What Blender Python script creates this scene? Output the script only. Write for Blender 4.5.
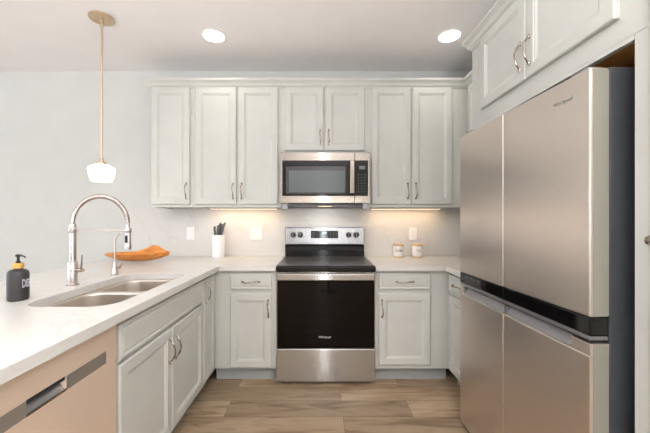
import bpy, bmesh, math, random
from mathutils import Vector, Matrix
random.seed(7)
PI = math.pi
for o in list(bpy.data.objects): bpy.data.objects.remove(o)
S = bpy.context.scene
C = bpy.context.collection
R = math.radians

# ------------------------------------------------------------------ camera
cd = bpy.data.cameras.new('camera'); cam = bpy.data.objects.new('camera', cd); C.objects.link(cam)
cam.location = (0, 0, 1.28); cam.rotation_euler = (R(90), 0, 0)
cd.sensor_width = 36; cd.lens = 315/650*36; cd.shift_x = 5/650; cd.shift_y = 1.5/650; cd.clip_start = .02
S.camera = cam
# ------------------------------------------------------------------ exposure, world
S.view_settings.view_transform = 'Standard'; S.view_settings.look = 'None'
S.view_settings.gamma = 1; S.view_settings.use_curve_mapping = False
S.view_settings.exposure = -0.07
w = bpy.data.worlds.new('world'); S.world = w; w.use_nodes = True
w.node_tree.nodes['Background'].inputs[0].default_value = (.75, .85, 1, 1)
w.node_tree.nodes['Background'].inputs[1].default_value = .8
CEIL = 2.70
# ------------------------------------------------------------------ large lights: daylight in unseen windows, added to light the room
def area(name, loc, rot, sx, sy, power, col, shape='RECTANGLE', spread=None):
    l = bpy.data.lights.new(name, 'AREA'); l.shape = shape; l.size = sx; l.size_y = sy
    l.energy = power; l.color = col
    if spread: l.spread = R(spread)
    o = bpy.data.objects.new(name, l); C.objects.link(o); o.location = loc; o.rotation_euler = rot
    return o
P_ADDED_WIN, P_SIDE, P_CAN, P_UNDER, P_PEND, P_ADDED_TORCH = 12, 34, 1.1, 1.1, .9, 126
area('window_daylight', (.10, -3.55, 1.45), (R(90), 0, 0), .13, 1.9, 15, (.93, .96, 1))
area('window_daylight', (-3.2, -3.55, 1.5), (R(90), 0, 0), 1.7, 2.0, P_ADDED_WIN, (.93, .96, 1))
area('window_daylight', (-4.95, .2, 1.5), (0, R(-90), 0), 1.8, 2.2, P_SIDE, (.93, .96, 1))

area('window_daylight', (1.58, -1.7, 1.4), (0, R(90), 0), 1.8, 1.5, P_SIDE*.42, (1, .97, .95))  # added side light for the left run, from an unseen window

# ------------------------------------------------------------------ materials
def lin(c):
    return tuple(((x/255)/12.92 if x/255 <= .04045 else ((x/255+.055)/1.055)**2.4) for x in c) + (1,)
def mat(name, col, rough=.5, metal=0, spec=.5, **k):
    m = bpy.data.materials.new(name); m.use_nodes = True
    b = m.node_tree.nodes['Principled BSDF']
    b.inputs['Base Color'].default_value = lin(col); b.inputs['Roughness'].default_value = rough
    b.inputs['Metallic'].default_value = metal; b.inputs['Specular IOR Level'].default_value = spec
    for a, v in k.items(): b.inputs[a].default_value = v
    return m
def nd(m, t, **k):
    n = m.node_tree.nodes.new(t)
    for a, v in k.items(): setattr(n, a, v)
    return n
def lk(m, a, b): m.node_tree.links.new(a, b)
def coords(m, scale=(1, 1, 1), rot=(0, 0, 0)):
    t = nd(m, 'ShaderNodeTexCoord'); p = nd(m, 'ShaderNodeMapping')
    p.inputs['Scale'].default_value = scale; p.inputs['Rotation'].default_value = rot
    lk(m, t.outputs['Object'], p.inputs['Vector']); return p.outputs['Vector']
def ramp(m, fac, stops):
    r = nd(m, 'ShaderNodeValToRGB'); e = r.color_ramp.elements
    while len(e) < len(stops): e.new(.5)
    for i, (p, c) in enumerate(stops): e[i].position = p; e[i].color = lin(c)
    lk(m, fac, r.inputs[0]); return r.outputs[0]
def noisy(m, c1, c2, scale, stretch=(1, 1, 1), detail=4, lo=.35, hi=.65, bump=0):
    b = m.node_tree.nodes['Principled BSDF']
    n = nd(m, 'ShaderNodeTexNoise'); n.inputs['Scale'].default_value = scale; n.inputs['Detail'].default_value = detail
    lk(m, coords(m, stretch), n.inputs['Vector'])
    lk(m, ramp(m, n.outputs[0], [(lo, c1), (hi, c2)]), b.inputs['Base Color'])
    if bump:
        bp = nd(m, 'ShaderNodeBump'); bp.inputs['Strength'].default_value = bump; bp.inputs['Distance'].default_value = .001
        lk(m, n.outputs[0], bp.inputs['Height']); lk(m, bp.outputs[0], b.inputs['Normal'])
    return m
def brushed(name, c1, c2, rough, vertical=False, aniso=.75, metal=1, streak=0):
    m = mat(name, c1, rough, metal)
    st = (60, 60, 1.5) if vertical else (1.5, 1.5, 160)
    noisy(m, c1, c2, 8, st, 3, .3, .7)
    b = m.node_tree.nodes['Principled BSDF']
    if streak:      # fine horizontal grain: every scratch tips the normal up or down a little
        g_ = nd(m, 'ShaderNodeNewGeometry'); wn_ = nd(m, 'ShaderNodeTexWhiteNoise', noise_dimensions='3D')
        big = nd(m, 'ShaderNodeVectorMath', operation='SCALE'); big.inputs['Scale'].default_value = 9000
        lk(m, coords(m), big.inputs[0]); lk(m, big.outputs[0], wn_.inputs['Vector'])
        mr = nd(m, 'ShaderNodeMath', operation='MULTIPLY_ADD'); mr.inputs[1].default_value = streak; mr.inputs[2].default_value = -streak/2
        lk(m, wn_.outputs['Value'], mr.inputs[0])
        cx = nd(m, 'ShaderNodeCombineXYZ'); lk(m, mr.outputs[0], cx.inputs['Z'])
        ad = nd(m, 'ShaderNodeVectorMath', operation='ADD'); lk(m, g_.outputs['Normal'], ad.inputs[0]); lk(m, cx.outputs[0], ad.inputs[1])
        nm = nd(m, 'ShaderNodeVectorMath', operation='NORMALIZE'); lk(m, ad.outputs[0], nm.inputs[0]); lk(m, nm.outputs[0], b.inputs['Normal'])
        return m
    b.inputs['Anisotropic'].default_value = aniso
    t = nd(m, 'ShaderNodeTangent', direction_type='RADIAL', axis='Z'); lk(m, t.outputs[0], b.inputs['Tangent'])
    if vertical: b.inputs['Anisotropic Rotation'].default_value = .25
    return m

M_wall = noisy(mat('wall_paint', (229, 231, 228), .85), (204, 205, 200), (207, 208, 203), 4)
M_ceil = noisy(mat('ceiling_paint', (247, 244, 243), .9), (246, 243, 242), (248, 245, 244), 4)
M_cab = noisy(mat('cabinet_paint', (218, 218, 210), .38), (194, 194, 188), (198, 198, 192), 6)
M_cabin = mat('cabinet_interior', (120, 84, 40), .6)
noisy(M_cabin, (206, 140, 68), (220, 156, 84), 3, (1, 12, 1))
M_toe = mat('toe_kick_paint', (158, 161, 157), .5)  # shade of the recess is put into this darker grey
M_steel = brushed('brushed_steel', (160, 152, 143), (164, 157, 149), .11, streak=.6)
M_steel_rng = brushed('range_steel', (178, 174, 168), (182, 178, 173), .11, streak=.6)
M_ctl = brushed('control_panel_steel', (160, 162, 164), (167, 169, 171), .11, streak=.6)
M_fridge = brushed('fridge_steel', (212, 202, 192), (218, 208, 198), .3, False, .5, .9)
M_fridge_side = mat('fridge_door_edge', (172, 170, 158), .45, .6)
M_fridge_body = noisy(mat('fridge_body_paint', (70, 72, 74), .5), (64, 67, 71), (67, 70, 74), 20)
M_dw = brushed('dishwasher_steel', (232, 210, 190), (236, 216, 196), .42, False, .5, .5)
M_satin = mat('satin_grey_metal', (150, 150, 152), .4, .8)
M_lav = mat('grip_metal', (152, 151, 153), .35, .8)
M_inlay = mat('inlay_metal', (150, 143, 134), .45, .6)
M_dark = mat('dark_plastic', (40, 42, 45), .5)
M_blackglass = mat('black_glass', (12, 11, 12), .06, 0, .5)
M_ovenglass = mat('oven_glass', (12, 7, 6), .04, 0, .16)
M_cook = noisy(mat('ceramic_cooktop', (62, 57, 55), .28), (56, 52, 50), (70, 65, 62), 90)
M_ring = mat('burner_ring', (74, 70, 68), .25)
M_mwglass = mat('microwave_window', (92, 98, 98), .2)
M_mwmid = mat('microwave_window_border', (60, 58, 58), .2)
M_chrome = mat('polished_nickel', (168, 156, 144), .16, 1)
M_faucet = brushed('faucet_nickel', (196, 186, 182), (212, 202, 198), .22, False, .4)
M_sink = brushed('sink_steel', (206, 197, 187), (212, 204, 195), .34, False, .5)
M_brass = mat('champagne_brass', (206, 184, 156), .32, .85)
M_white = mat('white_plastic', (240, 238, 234), .4)
M_slot = mat('outlet_slot', (90, 88, 84), .6)
M_ceramic = noisy(mat('white_ceramic', (240, 240, 240), .3), (236, 237, 238), (246, 246, 246), 50, bump=.6)
M_pot = mat('canister_ceramic', (238, 232, 226), .3)
M_ink = mat('print_ink', (70, 70, 90), .6)
M_lidwood = noisy(mat('lid_wood', (214, 174, 120), .5), (200, 158, 104), (222, 184, 132), 12, (1, 8, 1))
M_bowl = noisy(mat('carved_orange_wood', (205, 128, 52), .35), (184, 104, 34), (222, 150, 70), 7, (1, 6, 6))
M_bottle = noisy(mat('charcoal_bottle', (62, 60, 60), .45), (42, 40, 41), (50, 48, 48), 20)
M_bamboo = mat('bamboo_collar', (214, 164, 84), .5)
M_print = mat('white_print', (226, 220, 235), .6)
M_blk = mat('black_plastic', (30, 29, 30), .4)
M_knife = mat('knife_handle', (92, 90, 90), .4)
M_blade = mat('knife_steel', (190, 190, 190), .25, 1)
M_bluevent = mat('vent_plastic', (60, 72, 84), .5)
M_light = mat('lamp_diffuser', (255, 255, 255), .5)
def emis(m, col, s):
    b = m.node_tree.nodes['Principled BSDF']; b.inputs['Emission Color'].default_value = lin(col); b.inputs['Emission Strength'].default_value = s
    return m
emis(M_light, (255, 250, 242), 6)
M_glass = emis(mat('milk_glass', (255, 252, 246), .25), (255, 246, 232), 1.7)
M_led = emis(mat('led_diffuser', (255, 240, 215), .5), (255, 222, 178), 2.5)
M_disp = emis(mat('display_digits', (190, 210, 215), .5), (190, 215, 225), .8)
M_day = emis(mat('window_pane_daylight', (230, 238, 250), .1), (225, 236, 255), 2.2)  # glowing panes of the added windows

# quartz: white with faint grey veins
M_quartz = mat('white_quartz', (238, 236, 231), .22)
def quartz():
    m = M_quartz; b = m.node_tree.nodes['Principled BSDF']
    v = coords(m)
    n = nd(m, 'ShaderNodeTexNoise'); n.inputs['Scale'].default_value = 1.1; n.inputs['Detail'].default_value = 7; n.inputs['Distortion'].default_value = 1.6
    lk(m, v, n.inputs['Vector'])
    veins = ramp(m, n.outputs[0], [(.485, (213, 211, 206)), (.5, (200, 195, 188)), (.512, (213, 211, 206))])
    n2 = nd(m, 'ShaderNodeTexNoise'); n2.inputs['Scale'].default_value = 3; lk(m, v, n2.inputs['Vector'])
    mx = nd(m, 'ShaderNodeMix', data_type='RGBA'); lk(m, n2.outputs[0], mx.inputs[0])
    lk(m, veins, mx.inputs[6]); mx.inputs[7].default_value = lin((213, 211, 206))
    lk(m, mx.outputs[2], b.inputs['Base Color'])
quartz()

# plank floor
M_floor = mat('oak_plank_floor', (150, 120, 95), .42)
def floor_mat():
    m = M_floor; b = m.node_tree.nodes['Principled BSDF']
    v = coords(m)
    add = nd(m, 'ShaderNodeVectorMath', operation='ADD'); add.inputs[1].default_value = (.62, -.048, 0); lk(m, v, add.inputs[0])
    br = nd(m, 'ShaderNodeTexBrick'); br.offset = .37; br.offset_frequency = 2
    lk(m, add.outputs[0], br.inputs['Vector'])
    br.inputs['Scale'].default_value = 1; br.inputs['Brick Width'].default_value = 1.22; br.inputs['Row Height'].default_value = .18
    br.inputs['Mortar Size'].default_value = .0014; br.inputs['Mortar Smooth'].default_value = .3; br.inputs['Bias'].default_value = 0
    br.inputs['Color1'].default_value = (0, 0, 0, 1); br.inputs['Color2'].default_value = (1, 1, 1, 1); br.inputs['Mortar'].default_value = (.5, .5, .5, 1)
    base = ramp(m, br.outputs['Color'], [(0, (144, 124, 101)), (.45, (162, 141, 116)), (.75, (174, 152, 125)), (1, (192, 169, 140))])
    # grain: each board shifted by its own value
    sc = nd(m, 'ShaderNodeVectorMath', operation='MULTIPLY'); sc.inputs[1].default_value = (1.3, 9, 1); lk(m, v, sc.inputs[0])
    sh = nd(m, 'ShaderNodeVectorMath', operation='MULTIPLY'); sh.inputs[1].default_value = (17, 31, 9); lk(m, br.outputs['Color'], sh.inputs[0])
    sm = nd(m, 'ShaderNodeVectorMath', operation='ADD'); lk(m, sc.outputs[0], sm.inputs[0]); lk(m, sh.outputs[0], sm.inputs[1])
    n = nd(m, 'ShaderNodeTexNoise'); n.inputs['Scale'].default_value = 1.7; n.inputs['Detail'].default_value = 8; n.inputs['Distortion'].default_value = .9
    lk(m, sm.outputs[0], n.inputs['Vector'])
    gr = ramp(m, n.outputs[0], [(.26, (132, 116, 104)), (.42, (214, 205, 196)), (.55, (255, 255, 255)), (.75, (214, 204, 194))])
    mx = nd(m, 'ShaderNodeMix', data_type='RGBA', blend_type='MULTIPLY'); mx.inputs[0].default_value = .85
    lk(m, base, mx.inputs[6]); lk(m, gr, mx.inputs[7])
    mo = nd(m, 'ShaderNodeMix', data_type='RGBA'); lk(m, br.outputs['Fac'], mo.inputs[0]); lk(m, mx.outputs[2], mo.inputs[6]); mo.inputs[7].default_value = lin((84, 66, 50))
    lk(m, mo.outputs[2], b.inputs['Base Color'])
    bp = nd(m, 'ShaderNodeBump'); bp.inputs['Strength'].default_value = .15; bp.inputs['Distance'].default_value = .001
    lk(m, n.outputs[0], bp.inputs['Height']); lk(m, bp.outputs[0], b.inputs['Normal'])
floor_mat()

# ------------------------------------------------------------------ mesh helpers
class MB:
    def __init__(s): s.bm = bmesh.new()
    def box(s, x0, x1, y0, y1, z0, z1, bevel=0, seg=2):
        t = bmesh.new()
        bmesh.ops.create_cube(t, size=1, matrix=Matrix.Translation(((x0+x1)/2, (y0+y1)/2, (z0+z1)/2)) @ Matrix.Diagonal((abs(x1-x0), abs(y1-y0), abs(z1-z0), 1)))
        if bevel: bmesh.ops.bevel(t, geom=t.edges[:], offset=bevel, segments=seg, affect='EDGES', profile=.5)
        s.merge(t); return s
    def merge(s, t, mtx=None):
        me = bpy.data.meshes.new('t'); t.to_mesh(me); t.free()
        if mtx: me.transform(mtx)
        s.bm.from_mesh(me); bpy.data.meshes.remove(me)
    def rings(s, rs, cap=True, closed=True, loop=False):
        """rs: list of rings (lists of points)"""
        vs = [[s.bm.verts.new(p) for p in r] for r in rs]
        n = len(rs[0])
        pairs = list(zip(vs[:-1], vs[1:])) + ([(vs[-1], vs[0])] if loop else [])
        for a, b in pairs:
            for i in range(n if closed else n-1):
                j = (i+1) % n
                s.bm.faces.new((a[i], a[j], b[j], b[i]))
        if cap and not loop:
            s.bm.faces.new(list(reversed(vs[0]))); s.bm.faces.new(vs[-1])
        return s
    def lathe(s, prof, c=(0, 0, 0), axis='Z', n=32, cap=True, sx=1, sy=1):
        rs = []
        for r, h in prof:
            ring = []
            for i in range(n):
                a = 2*PI*i/n; x, y = r*math.cos(a)*sx, r*math.sin(a)*sy
                p = {'Z': (x, y, h), 'Y': (x, h, -y), 'X': (h, x, y)}[axis]
                ring.append((p[0]+c[0], p[1]+c[1], p[2]+c[2]))
            rs.append(ring)
        return s.rings(rs, cap)
    def tube(s, pts, r, n=12, cap=True, flat=1):
        pts = [Vector(p) for p in pts]; k = len(pts)
        rr = r if isinstance(r, (list, tuple)) else [r]*k
        up = None; rs = []
        for i, p in enumerate(pts):
            t = (pts[min(i+1, k-1)] - pts[max(i-1, 0)]).normalized()
            if up is None:
                up = Vector((0, 0, 1)) if abs(t.z) < .9 else Vector((1, 0, 0))
            a = t.cross(up).normalized(); b = a.cross(t).normalized(); up = b
            rs.append([p + (a*math.cos(2*PI*j/n)*flat + b*math.sin(2*PI*j/n))*rr[i] for j in range(n)])
        return s.rings(rs, cap)
    def build(s, name, m, parent=None, loc=(0, 0, 0), rot=(0, 0, 0), smooth=False, bevel=0):
        bmesh.ops.recalc_face_normals(s.bm, faces=s.bm.faces)
        me = bpy.data.meshes.new(name); s.bm.to_mesh(me); s.bm.free()
        for mm in (m if isinstance(m, list) else [m]): me.materials.append(mm)
        if smooth:
            for p in me.polygons: p.use_smooth = True
            try: me.set_sharp_from_angle(angle=R(38))
            except Exception: pass
        o = bpy.data.objects.new(name, me); C.objects.link(o)
        o.location = loc; o.rotation_euler = rot
        if parent: o.parent = parent
        if bevel:
            b = o.modifiers.new('bevel', 'BEVEL'); b.width = bevel; b.segments = 2; b.limit_method = 'ANGLE'; b.angle_limit = R(40)
        return o
def tag(o, label=None, cat=None, group=None, kind=None):
    for k, v in (('label', label), ('category', cat), ('group', group), ('kind', kind)):
        if v: o[k] = v
    return o
def thing(name, label, cat, loc=(0, 0, 0), rz=0, group=None):
    o = bpy.data.objects.new(name, None); C.objects.link(o); o.location = loc; o.rotation_euler = (0, 0, rz); o.empty_display_size = .1
    return tag(o, label, cat, group)
def children(o): return [c for c in bpy.data.objects if c.parent == o]
def copy_tree(o, parent=None):
    c = o.copy(); C.objects.link(c); c.parent = parent
    for ch in children(o): copy_tree(ch, c)
    return c
def struct(o): o['kind'] = 'structure'; return o
def rrect(x0, x1, y0, y1, r, n=8):
    pts = []
    for cx, cy, a0 in ((x1-r, y1-r, 0), (x0+r, y1-r, 90), (x0+r, y0+r, 180), (x1-r, y0+r, 270)):
        for i in range(n+1):
            a = R(a0+90*i/n); pts.append((cx+r*math.cos(a), cy+r*math.sin(a)))
    return pts
def plate(outer, holes, z0, z1):
    """flat slab with holes"""
    mb = MB(); bm = mb.bm; es = []
    for lp in [outer]+holes:
        vs = [bm.verts.new((p[0], p[1], z1)) for p in lp]
        es += [bm.edges.new((vs[i], vs[(i+1) % len(vs)])) for i in range(len(vs))]
    bmesh.ops.triangle_fill(bm, use_beauty=True, use_dissolve=False, edges=es)
    g = bmesh.ops.extrude_face_region(bm, geom=bm.faces[:])
    for v in [e for e in g['geom'] if isinstance(e, bmesh.types.BMVert)]: v.co.z = z0
    return mb
def text(name, body, size, m, parent, loc, rot=(R(90), 0, 0), sx=1, ext=.0004, shear=0, bend=None):
    cu = bpy.data.curves.new('t', 'FONT'); cu.body = body; cu.size = size; cu.extrude = ext; cu.align_x = 'CENTER'; cu.align_y = 'CENTER'; cu.shear = shear
    cu.resolution_u = 3
    o = bpy.data.objects.new('t', cu); C.objects.link(o)
    me = bpy.data.meshes.new_from_object(o.evaluated_get(bpy.context.evaluated_depsgraph_get()))
    bpy.data.objects.remove(o); bpy.data.curves.remove(cu)
    for v in me.vertices: v.co.x *= sx
    if bend:     # wrap on a vertical cylinder of radius bend[0], starting angle bend[1]
        rad, a0 = bend
        for v in me.vertices:
            a = a0 + v.co.x/rad; rr = rad + .0003 + v.co.z
            v.co = Vector((rr*math.cos(a), rr*math.sin(a), v.co.y))
    me.materials.clear(); me.materials.append(m)
    n = bpy.data.objects.new(name, me); C.objects.link(n); n.location = loc; n.rotation_euler = rot; n.parent = parent
    return n

# ------------------------------------------------------------------ structure
XL, XR, YB, YF = -5.0, 1.61, 3.05, -3.6
struct(MB().box(XL, XR, YF, YB, -.1, 0).build('floor', M_floor))
struct(MB().box(XL, XR, YF, YB, CEIL, CEIL+.1).build('ceiling', M_ceil))
struct(MB().box(XL-.12, XR+.12, YB, YB+.12, -.1, CEIL+.1).build('wall_back', M_wall))
def wall_with_hole(name, a0, a1, holes, fixed0, fixed1, vert):
    mb = MB(); x = a0
    def bx(p, q, z0, z1):
        if vert: mb.box(fixed0, fixed1, p, q, z0, z1)
        else: mb.box(p, q, fixed0, fixed1, z0, z1)
    for h0, h1, z0, z1 in holes:
        bx(x, h0, -.1, CEIL+.1); bx(h0, h1, -.1, z0); bx(h0, h1, z1, CEIL+.1); x = h1
    bx(x, a1, -.1, CEIL+.1)
    return struct(mb.build(name, M_wall))
wall_with_hole('wall_front', XL, XR, [(-4.1, -2.3, .45, 2.45), (-.06, .26, .45, 2.45)], YF-.12, YF, False)
wall_with_hole('wall_left', YF, YB, [(-.9, 1.3, .6, 2.4)], XL-.12, XL, True)
wall_with_hole('wall_right', YF-.12, YB, [(-2.5, -.9, .45, 2.35)], XR, XR+.12, True)
wf = MB()
for a, b, c, d in ((-2.5, -.9, .45, .51), (-2.5, -.9, 2.29, 2.35), (-2.5, -2.44, .51, 2.29), (-.96, -.9, .51, 2.29), (-1.725, -1.675, .51, 2.29)):
    wf.box(XR+.05, XR+.10, a, b, c, d)
f = struct(wf.build('window_4', M_white)); MB().box(XR+.08, XR+.09, -2.44, -.96, .51, 2.29).build('pane', M_day, f)  # unseen right-hand window with glowing pane, added for side light
for i, (x0, x1) in enumerate(((-4.1, -2.3), (-.06, .26))):
    wf = MB()
    for a, b, c, d in ((x0, x1, .45, .51), (x0, x1, 2.39, 2.45), (x0, x0+.06, .51, 2.39), (x1-.06, x1, .51, 2.39)) + ((((x0+x1)/2-.025, (x0+x1)/2+.025, .51, 2.39),) if x1-x0 > 1 else ()):
        wf.box(a, b, YF-.1, YF-.05, c, d)
    f = struct(wf.build('window_%d' % (i+1), M_white))  # unseen windows with glowing panes, added to light the room
    MB().box(x0+.06, x1-.06, YF-.09, YF-.08, .51, 2.39).build('pane', M_day, f)
wf = MB()
for a, b, c, d in ((-.9, 1.3, .6, .66), (-.9, 1.3, 2.34, 2.4), (-.9, -.84, .66, 2.34), (1.24, 1.3, .66, 2.34), (.175, .225, .66, 2.34)):
    wf.box(XL-.1, XL-.05, a, b, c, d)
f = struct(wf.build('window_3', M_white)); MB().box(XL-.09, XL-.08, -.84, 1.24, .66, 2.34).build('pane', M_day, f)  # unseen left window, added as a daylight source

# crown mouldings along the cabinets
def crown(path, name, z0, z1, proud=.05):
    """path: list of (x,y, nx, ny) outward offsets"""
    prof = [(0, 0), (.006, 0), (.010, .012), (.020, .022), (.6*proud, .045), (.9*proud, .062), (proud, .068), (proud, 1), (0, 1)]
    h = z1-z0
    rs = []
    for x, y, nx, ny in path:
        rs.append([(x+nx*o, y+ny*o, z0 + (v if v < .9 else h)*(1 if v > .9 else h/.085)) for o, v in prof])
    return struct(MB().rings(rs).build(name, M_cab, bevel=.0008))
UF = 2.74      # face frames of the back uppers
crown([(-1.475, 3.048, -1, 0), (-1.475, UF, -1, -1), (1.28, UF, -1, -1), (1.28, 2.06, -1, 0)], 'trim_1', 2.405, 2.478)
crown([(1.605, 2.068, 0, 1), (1.0, 2.068, -1, 1), (1.0, .40, -1, 0)], 'trim_2', 2.375, 2.447)

# ------------------------------------------------------------------ cabinetry
def front_panel(mb, x0, x1, z0, z1, y=0, t=.02, frame=.052, flat=False):
    """raised frame + recessed flat panel front; faces -y, its back at y, its face at y-t"""
    steps = [(0, 0), (0, t-.005), (.003, t-.0015), (.007, t)]
    if flat: steps += [(.016, t), (.019, t-.0022), (.024, t-.0022), (.028, t)]
    else: steps += [(frame, t), (frame+.004, t-.004), (frame+.009, t-.004), (frame+.018, t-.0095)]
    rs = []
    for i, d in steps: rs.append([(x0+i, y-d, z0+i), (x1-i, y-d, z0+i), (x1-i, y-d, z1-i), (x0+i, y-d, z1-i)])
    return mb.rings(rs)
_pull = None
def pull(parent, x, y, z, vertical=True, L=.125):
    """curved bow pull with swollen, banded ends"""
    global _pull
    if _pull is None:
        mb = MB(); pts = []; rad = []
        n = 28
        for i in range(n+1):
            u = i/n; s = (u-.5)*L
            h = .006 + .026*math.sin(PI*u)**.8
            wob = .004*math.sin(2*PI*u)
            pts.append((wob, -h, s))
            base = .0036 + .0022*math.exp(-((abs(u-.5)-.30)/.07)**2)
            if abs(u-.5) < .2: base += .0006*math.cos(u*n*PI)
            rad.append(base)
        mb.tube(pts, rad, 10)
        for sg in (-1, 1):
            mb.lathe([(.0075, 0), (.0085, -.003), (.006, -.006), (.0045, -.012)], (0, 0, sg*L/2), 'Y', 14)
            mb.tube([(0, -.005, sg*L/2*.9), (0, -.006, sg*L/2), (0, -.004, sg*(L/2+.012))], [.005, .0065, .003], 10)
        o = mb.build('handle', M_chrome, smooth=True); _pull = o.data
        bpy.data.objects.remove(o)
    o = bpy.data.objects.new('handle', _pull); C.objects.link(o); o.parent = parent; o.location = (x, y, z)
    if not vertical: o.rotation_euler = (0, R(90), 0)
    return o
def carcass(mb, x0, x1, y0, y1, z0, z1, top=True):
    mb.box(x0, x1, y0, y0+.02, z0, z1)
    mb.box(x0, x0+.016, y0+.02, y1-.006, z0, z1); mb.box(x1-.016, x1, y0+.02, y1-.006, z0, z1)
    mb.box(x0+.016, x1-.016, y0+.02, y1-.006, z0+.01, z0+.026)
    mb.box(x0, x1, y1-.006, y1, z0, z1)
    if top: mb.box(x0+.016, x1-.016, y0+.02, y1-.006, z1-.02, z1)
    return mb
def cabinet(name, label, cat, loc, rz, w, d, z0, z1, fronts, toe=False, group=None, top=True, extra=None):
    """local frame: x along the face, face frame at y=0, depth +y. fronts: (kind,x0,x1,z0,z1,handle)"""
    t = thing(name, label, cat, loc, rz, group)
    carcass(MB(), 0, w, 0, d, z0, z1, top).build('body', M_cab, t, bevel=.001)
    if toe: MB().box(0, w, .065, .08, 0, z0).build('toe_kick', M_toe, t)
    for kind, a, b, c, e, h in fronts:
        nm = 'door' if kind == 'door' else 'drawer'
        o = front_panel(MB(), a, b, c, e, 0, .02, flat=(kind != 'door'), frame=.045 if b-a < .3 else .05).build(nm, M_cab, t)
        if h: pull(o, h[0], -.02, h[1], h[2])
    return t

UZ0, UZ1 = 1.372, 2.42
def upper(x0, x1, doors, label, z0=UZ0, dz0=1.398):
    fr = []
    for a, b, hs in doors:
        hx = (b-.028 if hs > 0 else a+.028) - x0
        fr.append(('door', a-x0, b-x0, dz0, 2.408, (hx, dz0+.115, True)))
    return cabinet('upper_cabinet', label, 'cabinet', (x0, UF, 0), 0, x1-x0, 3.048-UF, z0, UZ1, fr, group='upper wall cabinets')
g = .0005
upper(-1.475, -1.10-g, [(-1.456, -1.128, 1)], 'narrow single-door upper wall cabinet at the left end, above the wooden bowl')
upper(-1.10, -.337-g, [(-1.078, -.724, 1), (-.706, -.364, -1)], 'wide two-door upper wall cabinet above the knife block and double switch plate')
upper(-.337, .425-g, [(-.304, .030, 1), (.046, .386, -1)], 'short two-door upper cabinet directly above the microwave', 1.836, 1.862)
upper(.425, 1.279, [(.446, .786, 1), (.799, 1.143, -1)], 'tall two-door upper wall cabinet above the two white canisters')
cabinet('upper_cabinet', 'side-facing upper cabinet on the right wall, mostly hidden behind the refrigerator', 'cabinet', (1.28, UF-.001, 0), R(-90), .66, .325, UZ0, UZ1,
        [('door', .05, .34, 1.398, 2.408, None), ('door', .345, .64, 1.398, 2.408, None)], group='upper wall cabinets')

# back base cabinets
BF = 2.44
cabinet('base_cabinet', 'white base cabinet with one drawer over one door, left of the range', 'cabinet', (-.822, BF, 0), 0, .822-.339, 3.028-BF, .114, .872,
        [('drawer', -.692+.822, -.372+.822, .728, .852, (.290, .79, False)), ('door', -.692+.822, -.372+.822, .128, .698, (.290+.135, .585, True))], True, 'base cabinets')
cabinet('base_cabinet', 'white base cabinet with one drawer over one door, right of the range', 'cabinet', (.427, BF, 0), 0, 1.0-.427, 3.028-BF, .114, .872,
        [('drawer', .452-.427, .85-.427, .728, .855, (.224, .79, False)), ('door', .452-.427, .85-.427, .148, .700, (.05, .585, True))], True, 'base cabinets')
cabinet('base_cabinet', 'corner base cabinet facing left, half hidden beside the refrigerator', 'cabinet', (1.0, BF-.001, 0), R(-90), .366, .58, .114, .872,
        [('drawer', .03, .35, .728, .855, (.19, .79, False)), ('door', .03, .35, .128, .700, None)], True, 'base cabinets')
# left run (faces +x)
LF = -.82
cabinet('base_cabinet', 'tall narrow one-door base cabinet in the left corner beside the sink cabinet', 'cabinet', (LF, 2.172, 0), R(90), BF-2.172-.002, .60, .114, .872,
        [('door', .008, .235, .128, .852, (.04, .755, True))], True, 'base cabinets')
cabinet('sink_cabinet', 'wide white sink base cabinet with false drawer front and two doors', 'cabinet', (LF, 1.248, 0), R(90), .922, .60, .114, .872,
        [('drawer', .012, .912, .705, .852, None), ('door', .012, .456, .128, .688, (.425, .575, True)), ('door', .462, .912, .128, .688, (.493, .575, True))], True, None, False)
# fridge surround + over-fridge cabinet + pantry
SR = thing('refrigerator_cabinet', 'white built-in surround with two doors above the steel refrigerator', 'cabinet', (1.0, 2.068, 0), R(-90))
carcass(MB(), 0, 1.110, 0, .60, 1.865, 2.44).build('body', M_cab, SR, bevel=.001)
MB().box(.0205, 1.0665, .021, .60, 1.858, 1.8645).build('underside', [M_cabin], SR)
MB().box(.0205, 1.0665, -.0005, .0205, 1.848, 1.8645).build('bottom_rail', M_cab, SR, bevel=.0008)
MB().box(0, .02, 0, .60, 0, 1.8645).build('side_panel', M_cab, SR)
MB().box(1.067, 1.110, 0, .60, 0, 1.8645).build('side_panel', M_cab, SR, bevel=.001)
for a, b, hx in ((.135, .560, .530), (.565, 1.018, .597)):
    d = front_panel(MB(), a, b, 1.945, 2.372, 0, .02).build('door', M_cab, SR); pull(d, hx, -.02, 2.065, True)
PT = cabinet('pantry_cabinet', 'tall white pantry cabinet at the right edge, beyond the refrigerator', 'cabinet', (1.0, .9575, 0), R(-90), .55, .60, .0, 2.44,
        [('door', .018, .53, .10, 2.372, None)], False)
pd = [c for c in children(PT) if c.name.startswith('door')][0]
tag(MB().lathe([(.006, -.018), (.006, -.034), (.013, -.040), (.015, -.046), (.012, -.052), (.003, -.054)], (.048, 0, 1.215), 'Y', 20).build('knob', M_chrome, pd, smooth=True), 'polished round knob')

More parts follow.
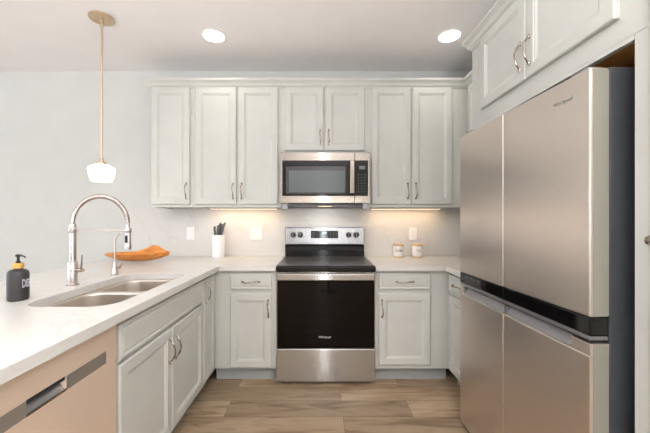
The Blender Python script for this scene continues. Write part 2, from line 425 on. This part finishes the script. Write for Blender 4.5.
# ------------------------------------------------------------------ countertops
CT0, CT1 = .875, .914
sink_hole = rrect(-1.262, -.868, 1.30, 2.085, .10, 8)
tag(plate([(-1.88, .30), (-.772, .30), (-.772, 2.40), (-.337, 2.40), (-.337, 3.03), (-1.88, 3.03)], [sink_hole], CT0, CT1).build('countertop', M_quartz, bevel=.002),
    'white quartz countertop of the left peninsula, holding the sink', 'countertop')
tag(plate([(.425, 2.40), (.957, 2.40), (.957, 2.071), (1.605, 2.071), (1.605, 3.03), (.425, 3.03)], [], CT0, CT1).build('countertop', M_quartz, bevel=.002),
    'white quartz countertop right of the range, under the canisters', 'countertop')
tag(MB().box(-1.83, 1.607, 3.031, 3.0495, .9145, 1.3715).build('backsplash', M_quartz), 'pale veined quartz backsplash slab behind range and counters', 'backsplash')
# peninsula back panel and end panel
PB = thing('peninsula_panel', 'white panelling that carries the bar overhang of the peninsula', 'panel', (-1.432, .34, 0))
MB().box(0, .006, 0, 2.68, 0, .872).build('back_panel', M_cab, PB)
tag(MB().box(-1.408, -.82, .34, .36, 0, .872).box(-1.408, -.82, .60, .62, 0, .872).box(-.84, -.82, .362, .598, 0, .872).build('end_panel', M_cab, bevel=.001), 'white end panel of the peninsula beside the dishwasher', 'panel')

# ------------------------------------------------------------------ sink
SK = thing('kitchen_sink', 'undermount double-bowl stainless steel sink set in the peninsula', 'sink', (-1.065, 1.69, 0))
def loc2(pts, dx=1.065, dy=-1.69): return [(p[0]+dx, p[1]+dy) for p in pts]
b1 = (-1.255, -.875, 1.307, 1.722, .085); b2 = (-1.255, -.875, 1.742, 2.078, .085)
h1 = rrect(*b1); h2 = rrect(*b2)
plate(loc2(rrect(-1.285, -.848, 1.28, 2.105, .1)), [loc2(h1), loc2(h2)], .868, .8745).build('rim', M_sink, SK, bevel=.0015)
for b, h in ((b1, h1), (b2, h2)):
    x0, x1, y0, y1, r = b; rs = []
    for ins, z in ((0, .8735), (.002, .86), (.006, .74), (.012, .70), (.022, .684), (.045, .676), (.09, .672)):
        rs.append([(p[0], p[1], z) for p in loc2(rrect(x0+ins, x1-ins, y0+ins, y1-ins, max(r-ins*.5, .03) if ins < .08 else .06))])
    mb = MB().rings(rs, cap=False); mb.bm.faces.new([mb.bm.verts[i] for i in []] or list(mb.bm.verts)[-len(h):])
    o = mb.build('bowl', M_sink, SK, smooth=True)
    sd = o.modifiers.new('thick', 'SOLIDIFY'); sd.thickness = .0015; sd.offset = 1
    cx, cy = (x0+x1)/2+1.065, (y0+y1)/2-1.69
    MB().lathe([(.044, .6725), (.044, .676), (.034, .677), (.03, .674), (.004, .6735)], (cx, cy, 0), 'Z', 24).build('drain', M_chrome, o, smooth=True)

# ------------------------------------------------------------------ faucet
FC = thing('kitchen_faucet', 'tall brushed nickel spring gooseneck faucet behind the sink', 'faucet', (-1.345, 1.713, CT1))
MB().lathe([(.031, 0.0002), (.031, .004), (.0235, .008), (.0235, .125), (.0225, .128), (.017, .131), (.017, .288)], n=28).build('body', M_faucet, FC, smooth=True)
MB().lathe([(.019, .285), (.020, .288), (.020, .31), (.0175, .313), (.0175, .327), (.014, .333)], n=24).build('collar', M_faucet, FC, smooth=True)
arc = []
Rr = .150
for i in range(6): arc.append((0, 0, .325+i*.002))
for i in range(61):
    a = PI - PI*i/60; arc.append((Rr+Rr*math.cos(a), 0, .333+Rr*math.sin(a)))
arc.append((2*Rr+.002, 0, .30))
hose = MB().tube(arc[5:], .0100, 12).build('hose', M_faucet, FC, smooth=True)
sp = []; turns = 62; L = len(arc)-6
for i in range(turns*9):
    u = i/(turns*9-1)*(len(arc)-7)+5; k = min(int(u), len(arc)-2); f = u-k
    p = Vector(arc[k]).lerp(Vector(arc[k+1]), f); t = (Vector(arc[k+1])-Vector(arc[k])).normalized()
    a = t.cross(Vector((0, 1, 0))).normalized(); b = Vector((0, 1, 0)); th = 2*PI*i/9
    sp.append(p + (a*math.cos(th)+b*math.sin(th))*.0112)
MB().tube(sp, .0026, 5).build('spring', M_faucet, FC, smooth=True)
MB().tube([(.015, 0, .298), (.288, 0, .298)], .0036, 12).lathe([(.016, .286), (.018, .289), (.018, .307), (.016, .310)], (.301, 0, 0), n=20).build('support_arm', M_faucet, FC, smooth=True)
sh = MB().lathe([(.011, .312), (.0145, .300), (.0145, .240), (.017, .215), (.016, .196), (.012, .194)], (.301, 0, 0), n=24).build('spray_head', M_faucet, FC, smooth=True)
MB().box(.294, .308, -.0195, -.012, .232, .272, .003).build('button', M_blk, sh)
MB().tube([(.02, 0, .082), (.05, 0, .082)], .011, 16).tube([(.043, 0, .08), (.05, -.002, .115), (.054, -.004, .165)], [.005, .0045, .0035], 10).tube([(.036, 0, .082), (.060, 0, .082)], .0075, 12).build('lever', M_chrome, FC, smooth=True)
# filter tap
FT = thing('filter_tap', 'small slender gooseneck drinking-water tap beside the main faucet', 'faucet', (-1.315, 2.02, CT1))
MB().lathe([(.024, .0002), (.024, .004), (.018, .008), (.016, .03), (.009, .07), (.0085, .085), (.006, .09)], n=24).build('base', M_faucet, FT, smooth=True)
pts = [(0, 0, .085), (0, 0, .13), (0, 0, .19)]
for i in range(1, 15):
    a = PI - PI*.93*i/14; pts.append((.045+.045*math.cos(a), 0, .21+.055*math.sin(a)))
MB().tube(pts, .0048, 10).build('spout', M_faucet, FT, smooth=True)
MB().tube([(.008, 0, .05), (.03, 0, .056)], .006, 12).tube([(.028, 0, .04), (.032, 0, .056), (.040, 0, .074)], [.004, .0055, .004], 10).build('lever', M_chrome, FT, smooth=True)

# ------------------------------------------------------------------ soap bottle
SB = thing('soap_dispenser', 'charcoal soap bottle with bamboo collar and black pump, left of the sink', 'soap dispenser', (-1.346, 1.405, CT1))
MB().lathe([(.032, .0003), (.0365, .003), (.038, .01), (.038, .115), (.036, .127), (.029, .135), (.016, .139), (.014, .145)], n=40).build('bottle', M_bottle, SB, smooth=True)
MB().lathe([(.0195, .143), (.0205, .145), (.0205, .163), (.0195, .165)], n=28).build('collar', M_bamboo, SB, smooth=True)
MB().lathe([(.009, .1655), (.009, .172), (.005, .175), (.005, .192), (.010, .194), (.010, .202), (.006, .204)], n=18).tube([(-.004, 0, .199), (.02, 0, .2), (.045, 0, .196), (.05, 0, .192)], [.005, .004, .003, .003], 10).build('pump', M_blk, SB, rot=(0, 0, R(-20)), smooth=True)
text('lettering', 'DISH', .052, M_print, SB, (0, 0, .075), (0, 0, 0), sx=.36, ext=.0003, bend=(.038, R(-46+15+34)))

# ------------------------------------------------------------------ wooden bowl
def carved_bowl():
    nu, nv = 56, 24; mb = MB(); bm = mb.bm; grid = []
    for i in range(nu+1):
        u = -1+2*i/nu; uu = max(1-abs(u)**2, 0)
        wd = .115*uu**.72+.0015
        lift = .052*abs(u)**2.4
        row = []
        for j in range(nv+1):
            v = -1+2*j/nv
            rim = .066 + .012*max(u, 0)
            if v > 0: rim += .052*math.exp(-((u-.38)/.40)**2)*min(1, uu*1.3)
            bottom = .002+lift
            z = bottom + max(rim-bottom, .002)*abs(v)**2
            row.append(bm.verts.new((.262*u, wd*v, z)))
        grid.append(row)
    for i in range(nu):
        for j in range(nv): bm.faces.new((grid[i][j], grid[i+1][j], grid[i+1][j+1], grid[i][j+1]))
    o = mb.build('wooden_bowl', M_bowl, None, (-1.515, 2.61, CT1+.007), (0, 0, R(3)), smooth=True)
    s = o.modifiers.new('s', 'SOLIDIFY'); s.thickness = .007; s.offset = -1
    return tag(o, 'long orange carved wooden bowl with one raised curled side on the counter', 'bowl')
carved_bowl()

# ------------------------------------------------------------------ knife block and knives
KX, KY = -.945, 2.925
KB = thing('knife_holder', 'round white textured ceramic knife holder standing on the back-left counter', 'knife block', (KX, KY, CT1))
MB().lathe([(.052, .0003), (.056, .004), (.056, .205), (.054, .209), (.050, .209), (.049, .2), (.049, .012)], n=40).build('holder', M_ceramic, KB, smooth=True)
MB().lathe([(.0485, .193), (.0485, .203)], n=32).build('insert', M_blk, KB)
kn = [(-.028, .0, -6, .085, 'shortest black-handled knife at the left of the white holder'), (-.012, .012, 4, .098, 'second black-handled knife from the left in the holder'),
      (.004, -.008, 8, .120, 'long black-handled knife in the middle of the holder'), (.018, .006, 9, .108, 'fourth black-handled knife from the left in the holder'), (.030, -.002, 14, .126, 'tallest black-handled knife leaning at the right of the holder')]
for dx, dy, tilt, L, lab in kn:
    K = thing('kitchen_knife', lab, 'knife', (KX+dx, KY+dy, CT1+.2035), 0, 'knives in the white holder'); K.rotation_euler = (0, R(tilt), 0)
    MB().tube([(0, 0, .006), (.001, 0, L*.3), (-.001, 0, L*.6), (.003, 0, L*.92), (.004, 0, L)], [.0085, .0105, .0095, .0115, .007], 12, flat=1).build('handle', M_knife, K, smooth=True)
    MB().lathe([(.0078, 0), (.0078, .007)], n=14).build('bolster', M_blade, K, smooth=True)

# ------------------------------------------------------------------ canisters
def canister(x, y, word, label):
    t = thing('canister', label, 'canister', (x, y, CT1), 0, 'white canisters with wooden lids')
    MB().lathe([(.040, .0102), (.046, .016), (.048, .024), (.048, .108), (.046, .110)], n=36).build('jar', M_pot, t, smooth=True)
    MB().lathe([(.040, .0003), (.042, .002), (.042, .0098)], n=36).build('base', M_lidwood, t, smooth=True)
    MB().lathe([(.050, .1105), (.051, .112), (.051, .121), (.049, .123)], n=36).build('lid', M_lidwood, t, smooth=True)
    text('lettering', word, .034, M_ink, t, (0, 0, .066), (0, 0, 0), sx=.8, ext=.0003, shear=.35, bend=(.048, R(-90-10)))
    return t
canister(.73, 2.93, 'Coffee', 'white canister with wooden lid, the one nearer the range')
canister(.905, 2.93, 'Tea', 'white canister with wooden lid, the one below the outlet')

# ------------------------------------------------------------------ outlets and switches
def wall_plate(name, label, cat, x, z, wd, kinds, h=.122):
    t = thing(name, label, cat, (x, 3.0305, z))
    front_ = MB().box(-wd/2, wd/2, -.006, -.0002, -h/2, h/2, .002).build('plate', M_white, t)
    n = len(kinds)
    for i, k in enumerate(kinds):
        cx = (i-(n-1)/2)*.046
        if k == 'o':
            f = MB().box(cx-.017, cx+.017, -.0085, -.006, -.034, .034, .001).build('socket', M_white, t)
            for s in (-.018, .018):
                for q in (-.008, .0055): MB().box(cx+q, cx+q+.0025, -.0092, -.0086, s-.005, s+.005).build('slot', M_slot, f)
        else:
            MB().box(cx-.017, cx+.017, -.009, -.006, -.034, .034, .002).build('rocker', M_white, t)
    return t
wall_plate('wall_switch', 'single white switch plate on the backsplash, left of the knife holder', 'switch', -1.245, 1.133, .075, 's')
wall_plate('wall_outlet', 'double white plate with outlet and switch, between knife holder and range', 'outlet', -.615, 1.130, .118, 'os')
wall_plate('wall_outlet', 'single white outlet plate on the backsplash above the right canister', 'outlet', .893, 1.130, .075, 'o')

# ------------------------------------------------------------------ range
RG = thing('electric_range', 'stainless steel freestanding electric range with black glass oven door', 'range', (.044, 2.40, 0))
W2 = .3785
MB().box(-W2+.003, W2-.003, .045, .60, .025, .895).build('body', M_dark, RG)
for sx in (-1, 1):
    for yy in (.07, .55): MB().lathe([(.018, 0), (.018, .006), (.01, .008), (.01, .0255)], (sx*.33, yy, 0), n=16).build('foot', M_blk, RG)
MB().box(-W2, W2, 0.0, .044, .03, .282, .004).build('drawer', M_steel_rng, RG)
dr = MB().box(-W2, W2, 0.004, .044, .290, .868, .004).build('oven_door', M_steel_rng, RG)
MB().box(-W2+.008, W2-.008, -.001, .0035, .292, .806, .0015).build('glass', M_ovenglass, dr)
MB().box(-W2+.012, W2-.012, -.052, -.030, .812, .862, .007, 3).build('handle', M_steel_rng, dr)
for s in (-1, 1): MB().box(s*(W2-.045)-.02, s*(W2-.045)+.02, -.031, .0038, .820, .856, .003).build('handle_mount', M_satin, dr)
text('lettering', 'Whirlpool', .022, M_print, dr, (-.008, -.0014, .372))
MB().box(-W2, W2, -.02, .045, .872, .912, .006, 3).box(-W2, W2, .046, .56, .897, .9155, .004).build('cooktop_frame', M_blackglass, RG)
ck = MB().box(-W2+.006, W2-.006, -.012, .555, .9158, .9195, .0015).build('cooktop', M_cook, RG)
for x, y, r in ((-.19, .14, .105), (.19, .14, .115), (-.19, .40, .085), (.19, .40, .085), (0, .44, .05)):
    for rr in (r, r*.62):
        m = MB()
        n = 48; A = [(x+rr*math.cos(2*PI*i/n), y+rr*math.sin(2*PI*i/n)) for i in range(n)]; B = [(x+(rr-.0025)*math.cos(2*PI*i/n), y+(rr-.0025)*math.sin(2*PI*i/n)) for i in range(n)]
        m.rings([[(p[0], p[1], .9196) for p in A], [(p[0], p[1], .9199) for p in A], [(p[0], p[1], .9199) for p in B], [(p[0], p[1], .9196) for p in B]], loop=True)
        m.build('burner_ring', M_ring, ck)
BG0 = .565
bgp = MB().rings([[(x, BG0-.002, .9155), (x, BG0-.002, 1.02), (x, .60, 1.03), (x, .60, .9155)] for x in (-.372, .372)]).build('lower_backguard', M_blackglass, RG)
ctl = MB().box(-.374, .374, BG0-.012, .61, 1.028, 1.193, .010, 3).build('control_panel', M_ctl, RG)
yf = BG0-.0125
kx = [-.296, -.228, .225, .296]
for x in kx:
    k = MB().lathe([(.026, yf), (.026, yf-.006), (.023, yf-.010), (.021, yf-.022), (.018, yf-.024)], (x, 0, 1.123), 'Y', 24).build('knob', M_blk, ctl, smooth=True)
    MB().box(x-.003, x+.003, yf-.028, yf-.0235, 1.105, 1.141, .001).build('pointer', M_satin, k)
dp = MB().box(-.128, .126, yf-.003, yf, 1.090, 1.160, .001).build('display', M_blackglass, ctl)
m = MB().box(-.022, .018, yf-.0036, yf-.0031, 1.132, 1.15)
m.build('clock', M_disp, dp)
for i in range(6):
    for j in range(3):
        x = (-.115+i*.018) if i < 3 else (.052+(i-3)*.026); MB().box(x, x+.008, yf-.0034, yf-.0031, 1.100+j*.019, 1.1035+j*.019).build('button', M_satin, dp)
for x in (-.03, 0, .02): MB().box(x, x+.01, yf-.0034, yf-.0031, 1.102, 1.107).build('button', M_satin, dp)

# ------------------------------------------------------------------ microwave
MW = thing('microwave', 'stainless over-the-range microwave hung below the short upper cabinet', 'microwave', (.044, 2.65, 1.404))
H = .430
MB().box(-.377, .377, .03, .375, .004, H-.002).build('body', M_dark, MW)
md = MB().box(-.3785, .246, 0, .03, 0, H, .004).build('door', M_steel, MW)
MB().box(-.361, .2445, -.003, 0, .062, .360, .001).build('glass', M_blackglass, md)
MB().box(-.331, .172, -.0038, -.0031, .080, .310, .0).build('window_border', M_mwmid, md)
MB().box(-.305, .165, -.0046, -.0039, .092, .275, .0).build('window', M_mwglass, md)
MB().box(.204, .242, -.050, -.030, .078, .352, .006, 3).box(.212, .234, -.031, -.0035, .085, .11).box(.212, .234, -.031, -.0035, .32, .345).build('handle', M_chrome, md)
tag(text('lettering', 'Whirlpool', .022, M_satin, md, (-.005, -.0006, .402)), None)
mp = MB().box(.2475, .3785, 0, .03, 0, H, .004).build('control_panel', M_steel, MW)
kp = MB().box(.2485, .361, -.003, 0, .062, .360, .001).build('keypad', M_blackglass, mp)
MB().box(.285, .335, -.0036, -.0031, .285, .315).build('display', M_mwglass, kp)
for i in range(3):
    for j in range(7): MB().box(.275+i*.026, .283+i*.026, -.0034, -.0031, .095+j*.024, .0975+j*.024).build('button', M_satin, kp)
MB().box(-.315, .315, .02, .36, -.010, .003).build('bottom_grille', M_bluevent, MW)
for s in (-1, 1): MB().box(s*.345-.026, s*.345+.026, .03, .11, -.050, .0035, .003).build('mounting_foot', M_satin, MW)
MB().box(-.29, .29, .14, .34, -.018, -.0105).build('vent_filter', M_satin, MW)

MB().box(-.06, .06, .16, .22, -.0205, -.0185).build('cooktop_lamp', M_led, MW)
area('cooktop_lamp_glow', (.044, 2.86, 1.380), (0, 0, 0), .25, .06, .62, (1, .97, .93))

# ------------------------------------------------------------------ refrigerator
FR = thing('refrigerator', 'large four-door stainless refrigerator with black glass band on the right', 'refrigerator', (.862, 1.94, 0), R(-87.96))
FW = .898; HF = .432
MB().box(.006, FW-.006, .074, .70, .03, 1.786, .004).build('body', M_fridge_body, FR)
MB().box(.03, FW-.03, .09, .6, .0, .031).build('base_grille', M_blk, FR)
for i, (a, b) in enumerate(((0, HF-.003), (HF+.003, FW))):
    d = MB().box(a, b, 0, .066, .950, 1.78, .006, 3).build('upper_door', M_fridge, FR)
    MB().box(a+.0003, b-.0003, .0003, .0655, .888, .949, .004, 2).build('glass_band', M_blackglass, d)
    MB().box(a+.002, b-.002, .002, .064, .872, .887, .002).build('lower_trim', M_lav, d)
    if i == 1: MB().box(b-.0005, b+.0012, .010, .064, .955, 1.772).build('edge_panel', M_fridge_side, d)
    if i == 0:
        for x in (.07, .10, .13, .165, .20): MB().box(x, x+.010, -.0004, .0002, .925, .935).build('touch_icon', M_satin, d)
    else:
        text('lettering', 'Whirlpool', .021, M_satin, d, (.785, -.0006, 1.705))
    p0, p1 = ((.028, HF-.002) if i == 0 else (HF+.002, .823))
    m = MB().box(a, b, 0, .066, .035, .822, .005, 2).box(a, b, .046, .0655, .8225, .862)
    if i == 0: m.box(a, p0, 0.001, .046, .8215, .862, .002)
    else: m.box(p1, b, 0.001, .046, .8215, .862, .002)
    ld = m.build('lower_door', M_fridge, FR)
    if i == 1: MB().box(b-.0005, b+.0012, .010, .064, .04, .858).build('edge_panel', M_fridge_side, ld)
    MB().rings([[(x, .008, .8222), (x, .030, .858), (x, .045, .862), (x, .045, .8222)] for x in (p0+.012, p1-.012)]).build('grip', M_lav, ld)
    for q in (p0+.0005, p1-.0115): MB().box(q, q+.011, .012, .0455, .8225, .860).build('grip_end', M_satin, ld)
MB().box(FW-.10, FW-.03, .02, .0735, 1.7805, 1.797, .004).box(FW-.16, FW-.1005, .03, .07, 1.781, 1.79, .003).build('hinge_cover', M_satin, FR)
MB().box(.03, .10, .02, .0735, 1.781, 1.797, .004).build('hinge_cover', M_satin, FR)

# ------------------------------------------------------------------ dishwasher
DW = thing('dishwasher', 'stainless dishwasher with recessed pocket handle under the peninsula counter', 'dishwasher', (-.80, .642, 0), R(90))
MB().box(.004, .594, .032, .58, .09, .868).build('body', M_dark, DW)
MB().box(.0, .598, .07, .085, 0.0, .095).build('toe_kick', M_blk, DW)
q0, q1, s0, s1, z0, z1 = .215, .352, .075, .535, .738, .782
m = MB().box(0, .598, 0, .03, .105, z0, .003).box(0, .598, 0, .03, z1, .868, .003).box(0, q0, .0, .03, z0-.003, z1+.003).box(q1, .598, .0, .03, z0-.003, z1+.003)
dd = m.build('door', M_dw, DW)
for a, b in ((s0, q0), (q1, s1)): MB().box(a, b, -.0012, -.0002, z0, z1).build('handle_inlay', M_inlay, dd)
ph = MB().box(q0, q1, .026, .03, z0, z1).rings([[(x, .003, z0), (x, .026, z0), (x, .026, z0+.026)] for x in (q0+.0005, q1-.0005)]).build('pocket_handle', M_satin, DW)
MB().box(q0+.001, q1-.001, -.002, .002, z0-.001, z0+.006, .001).build('lip', M_chrome, ph)
MB().box(q0+.001, q1-.001, .004, .0255, z1-.012, z1-.0005).build('grip', M_dark, ph)

# ------------------------------------------------------------------ lamps
PD = thing('pendant_light', 'champagne brass pendant lamp with a glowing white milk-glass shade', 'pendant lamp', (-1.545, 2.23, CEIL))
cn = MB().lathe([(.078, -.0005), (.080, -.006), (.080, -.014), (.074, -.019), (.012, -.021)], n=40).build('canopy', M_brass, PD, smooth=True)
for s in (-1, 1): MB().lathe([(.006, -.019), (.006, -.026), (.002, -.028)], (s*.045, 0, 0), n=12).build('screw', M_brass, cn, smooth=True)
MB().lathe([(.012, -.020), (.012, -.045), (.005, -.05)], n=16).tube([(.013*math.sin(t*PI/8), 0, -.062+.013*math.cos(t*PI/8)) for t in range(17)], .003, 8).build('loop', M_brass, PD, smooth=True)
MB().tube([(0, 0, -.073), (0, 0, -1.010)], .0068, 12).build('rod', M_brass, PD, smooth=True)
MB().lathe([(.008, -.995), (.012, -1.0), (.014, -1.02), (.030, -1.028), (.032, -1.045), (.026, -1.047)], n=28).build('socket', M_brass, PD, smooth=True)
MB().lathe([(.028, -1.040), (.045, -1.045), (.074, -1.058), (.083, -1.068), (.084, -1.078), (.074, -1.130), (.064, -1.158), (.058, -1.164), (.01, -1.166)], n=40).build('glass_shade', M_glass, PD, smooth=True)
pl = bpy.data.lights.new('pendant_bulb', 'POINT'); pl.energy = P_PEND; pl.color = (1, .86, .68); pl.shadow_soft_size = .05
po = bpy.data.objects.new('pendant_bulb', pl); C.objects.link(po); po.location = (-1.545, 2.23, CEIL-1.24)

def downlight(x, y, label):
    t = thing('ceiling_light', label, 'ceiling light', (x, y, CEIL), 0, 'recessed ceiling lights')
    MB().lathe([(.088, -.0003), (.090, -.003), (.080, -.007), (.070, -.008)], n=40).build('trim_ring', M_white, t, smooth=True)
    MB().lathe([(.079, -.0085), (.079, -.0095), (.070, -.0105)], n=40).build('diffuser', M_light, t, smooth=True)
    area('ceiling_lamp_glow', (x, y, CEIL-.016), (0, 0, 0), .14, .14, P_CAN, (1, .93, .84), 'DISK', 130)
downlight(-.824, 2.45, 'glowing round recessed ceiling light on the left, nearer the pendant')
downlight(1.007, 2.45, 'glowing round recessed ceiling light on the right, nearer the refrigerator')
for x, y, l in ((-.824, .7, 'recessed ceiling light above the left counter, nearer the camera'), (.6, .5, 'recessed ceiling light above the aisle, nearer the camera'), (-.1, -1.4, 'recessed ceiling light behind the camera, middle of the room'), (-3.0, -1.4, 'recessed ceiling light in the far left of the room')):
    downlight(x, y, l)  # extra downlights out of view, added to light the room
for x0, x1, l in ((-1.02, -.40, 'warm glowing light strip under the upper cabinets left of the microwave'), (.47, 1.12, 'warm glowing light strip under the upper cabinets right of the microwave')):
    t = thing('under_cabinet_light', l, 'light strip', ((x0+x1)/2, 2.94, UZ0), 0, 'under-cabinet light strips')
    h = (x1-x0)/2
    MB().box(-h, h, -.02, .02, -.010, -.0005).build('housing', M_white, t)
    MB().box(-h+.006, h-.006, -.015, .015, -.0125, -.0102).build('diffuser', M_led, t)
    area('under_cabinet_glow', ((x0+x1)/2, 2.94, UZ0-.016), (0, 0, 0), 2*h-.02, .03, P_UNDER, (1, .68, .42))

def added_torchiere(x, y, label, k):  # unseen uplighter, added to brighten the ceiling and its bounce
    t = thing('floor_lamp', label, 'floor lamp', (x, y, 0), 0)
    MB().lathe([(.14, .0003), (.14, .012), (.03, .025), (.012, .04)], n=32).build('base', M_satin, t, smooth=True)
    MB().tube([(0, 0, .04), (0, 0, 1.70)], .011, 12).build('pole', M_satin, t, smooth=True)
    MB().lathe([(.012, 1.70), (.08, 1.715), (.15, 1.76), (.17, 1.80), (.166, 1.80), (.145, 1.765), (.075, 1.722), (.01, 1.71)], n=36).build('lamp_shade', M_satin, t, smooth=True)
    area('floor_lamp_glow', (x, y, 1.79), (R(180), 0, 0), .26, .26, P_ADDED_TORCH*k, (.98, .98, 1), 'DISK')
added_torchiere(-3.3, -.5, 'tall grey uplighter floor lamp in the room left of the camera', .55)
added_torchiere(.15, -.75, 'tall grey uplighter floor lamp right behind the camera', 1.25)
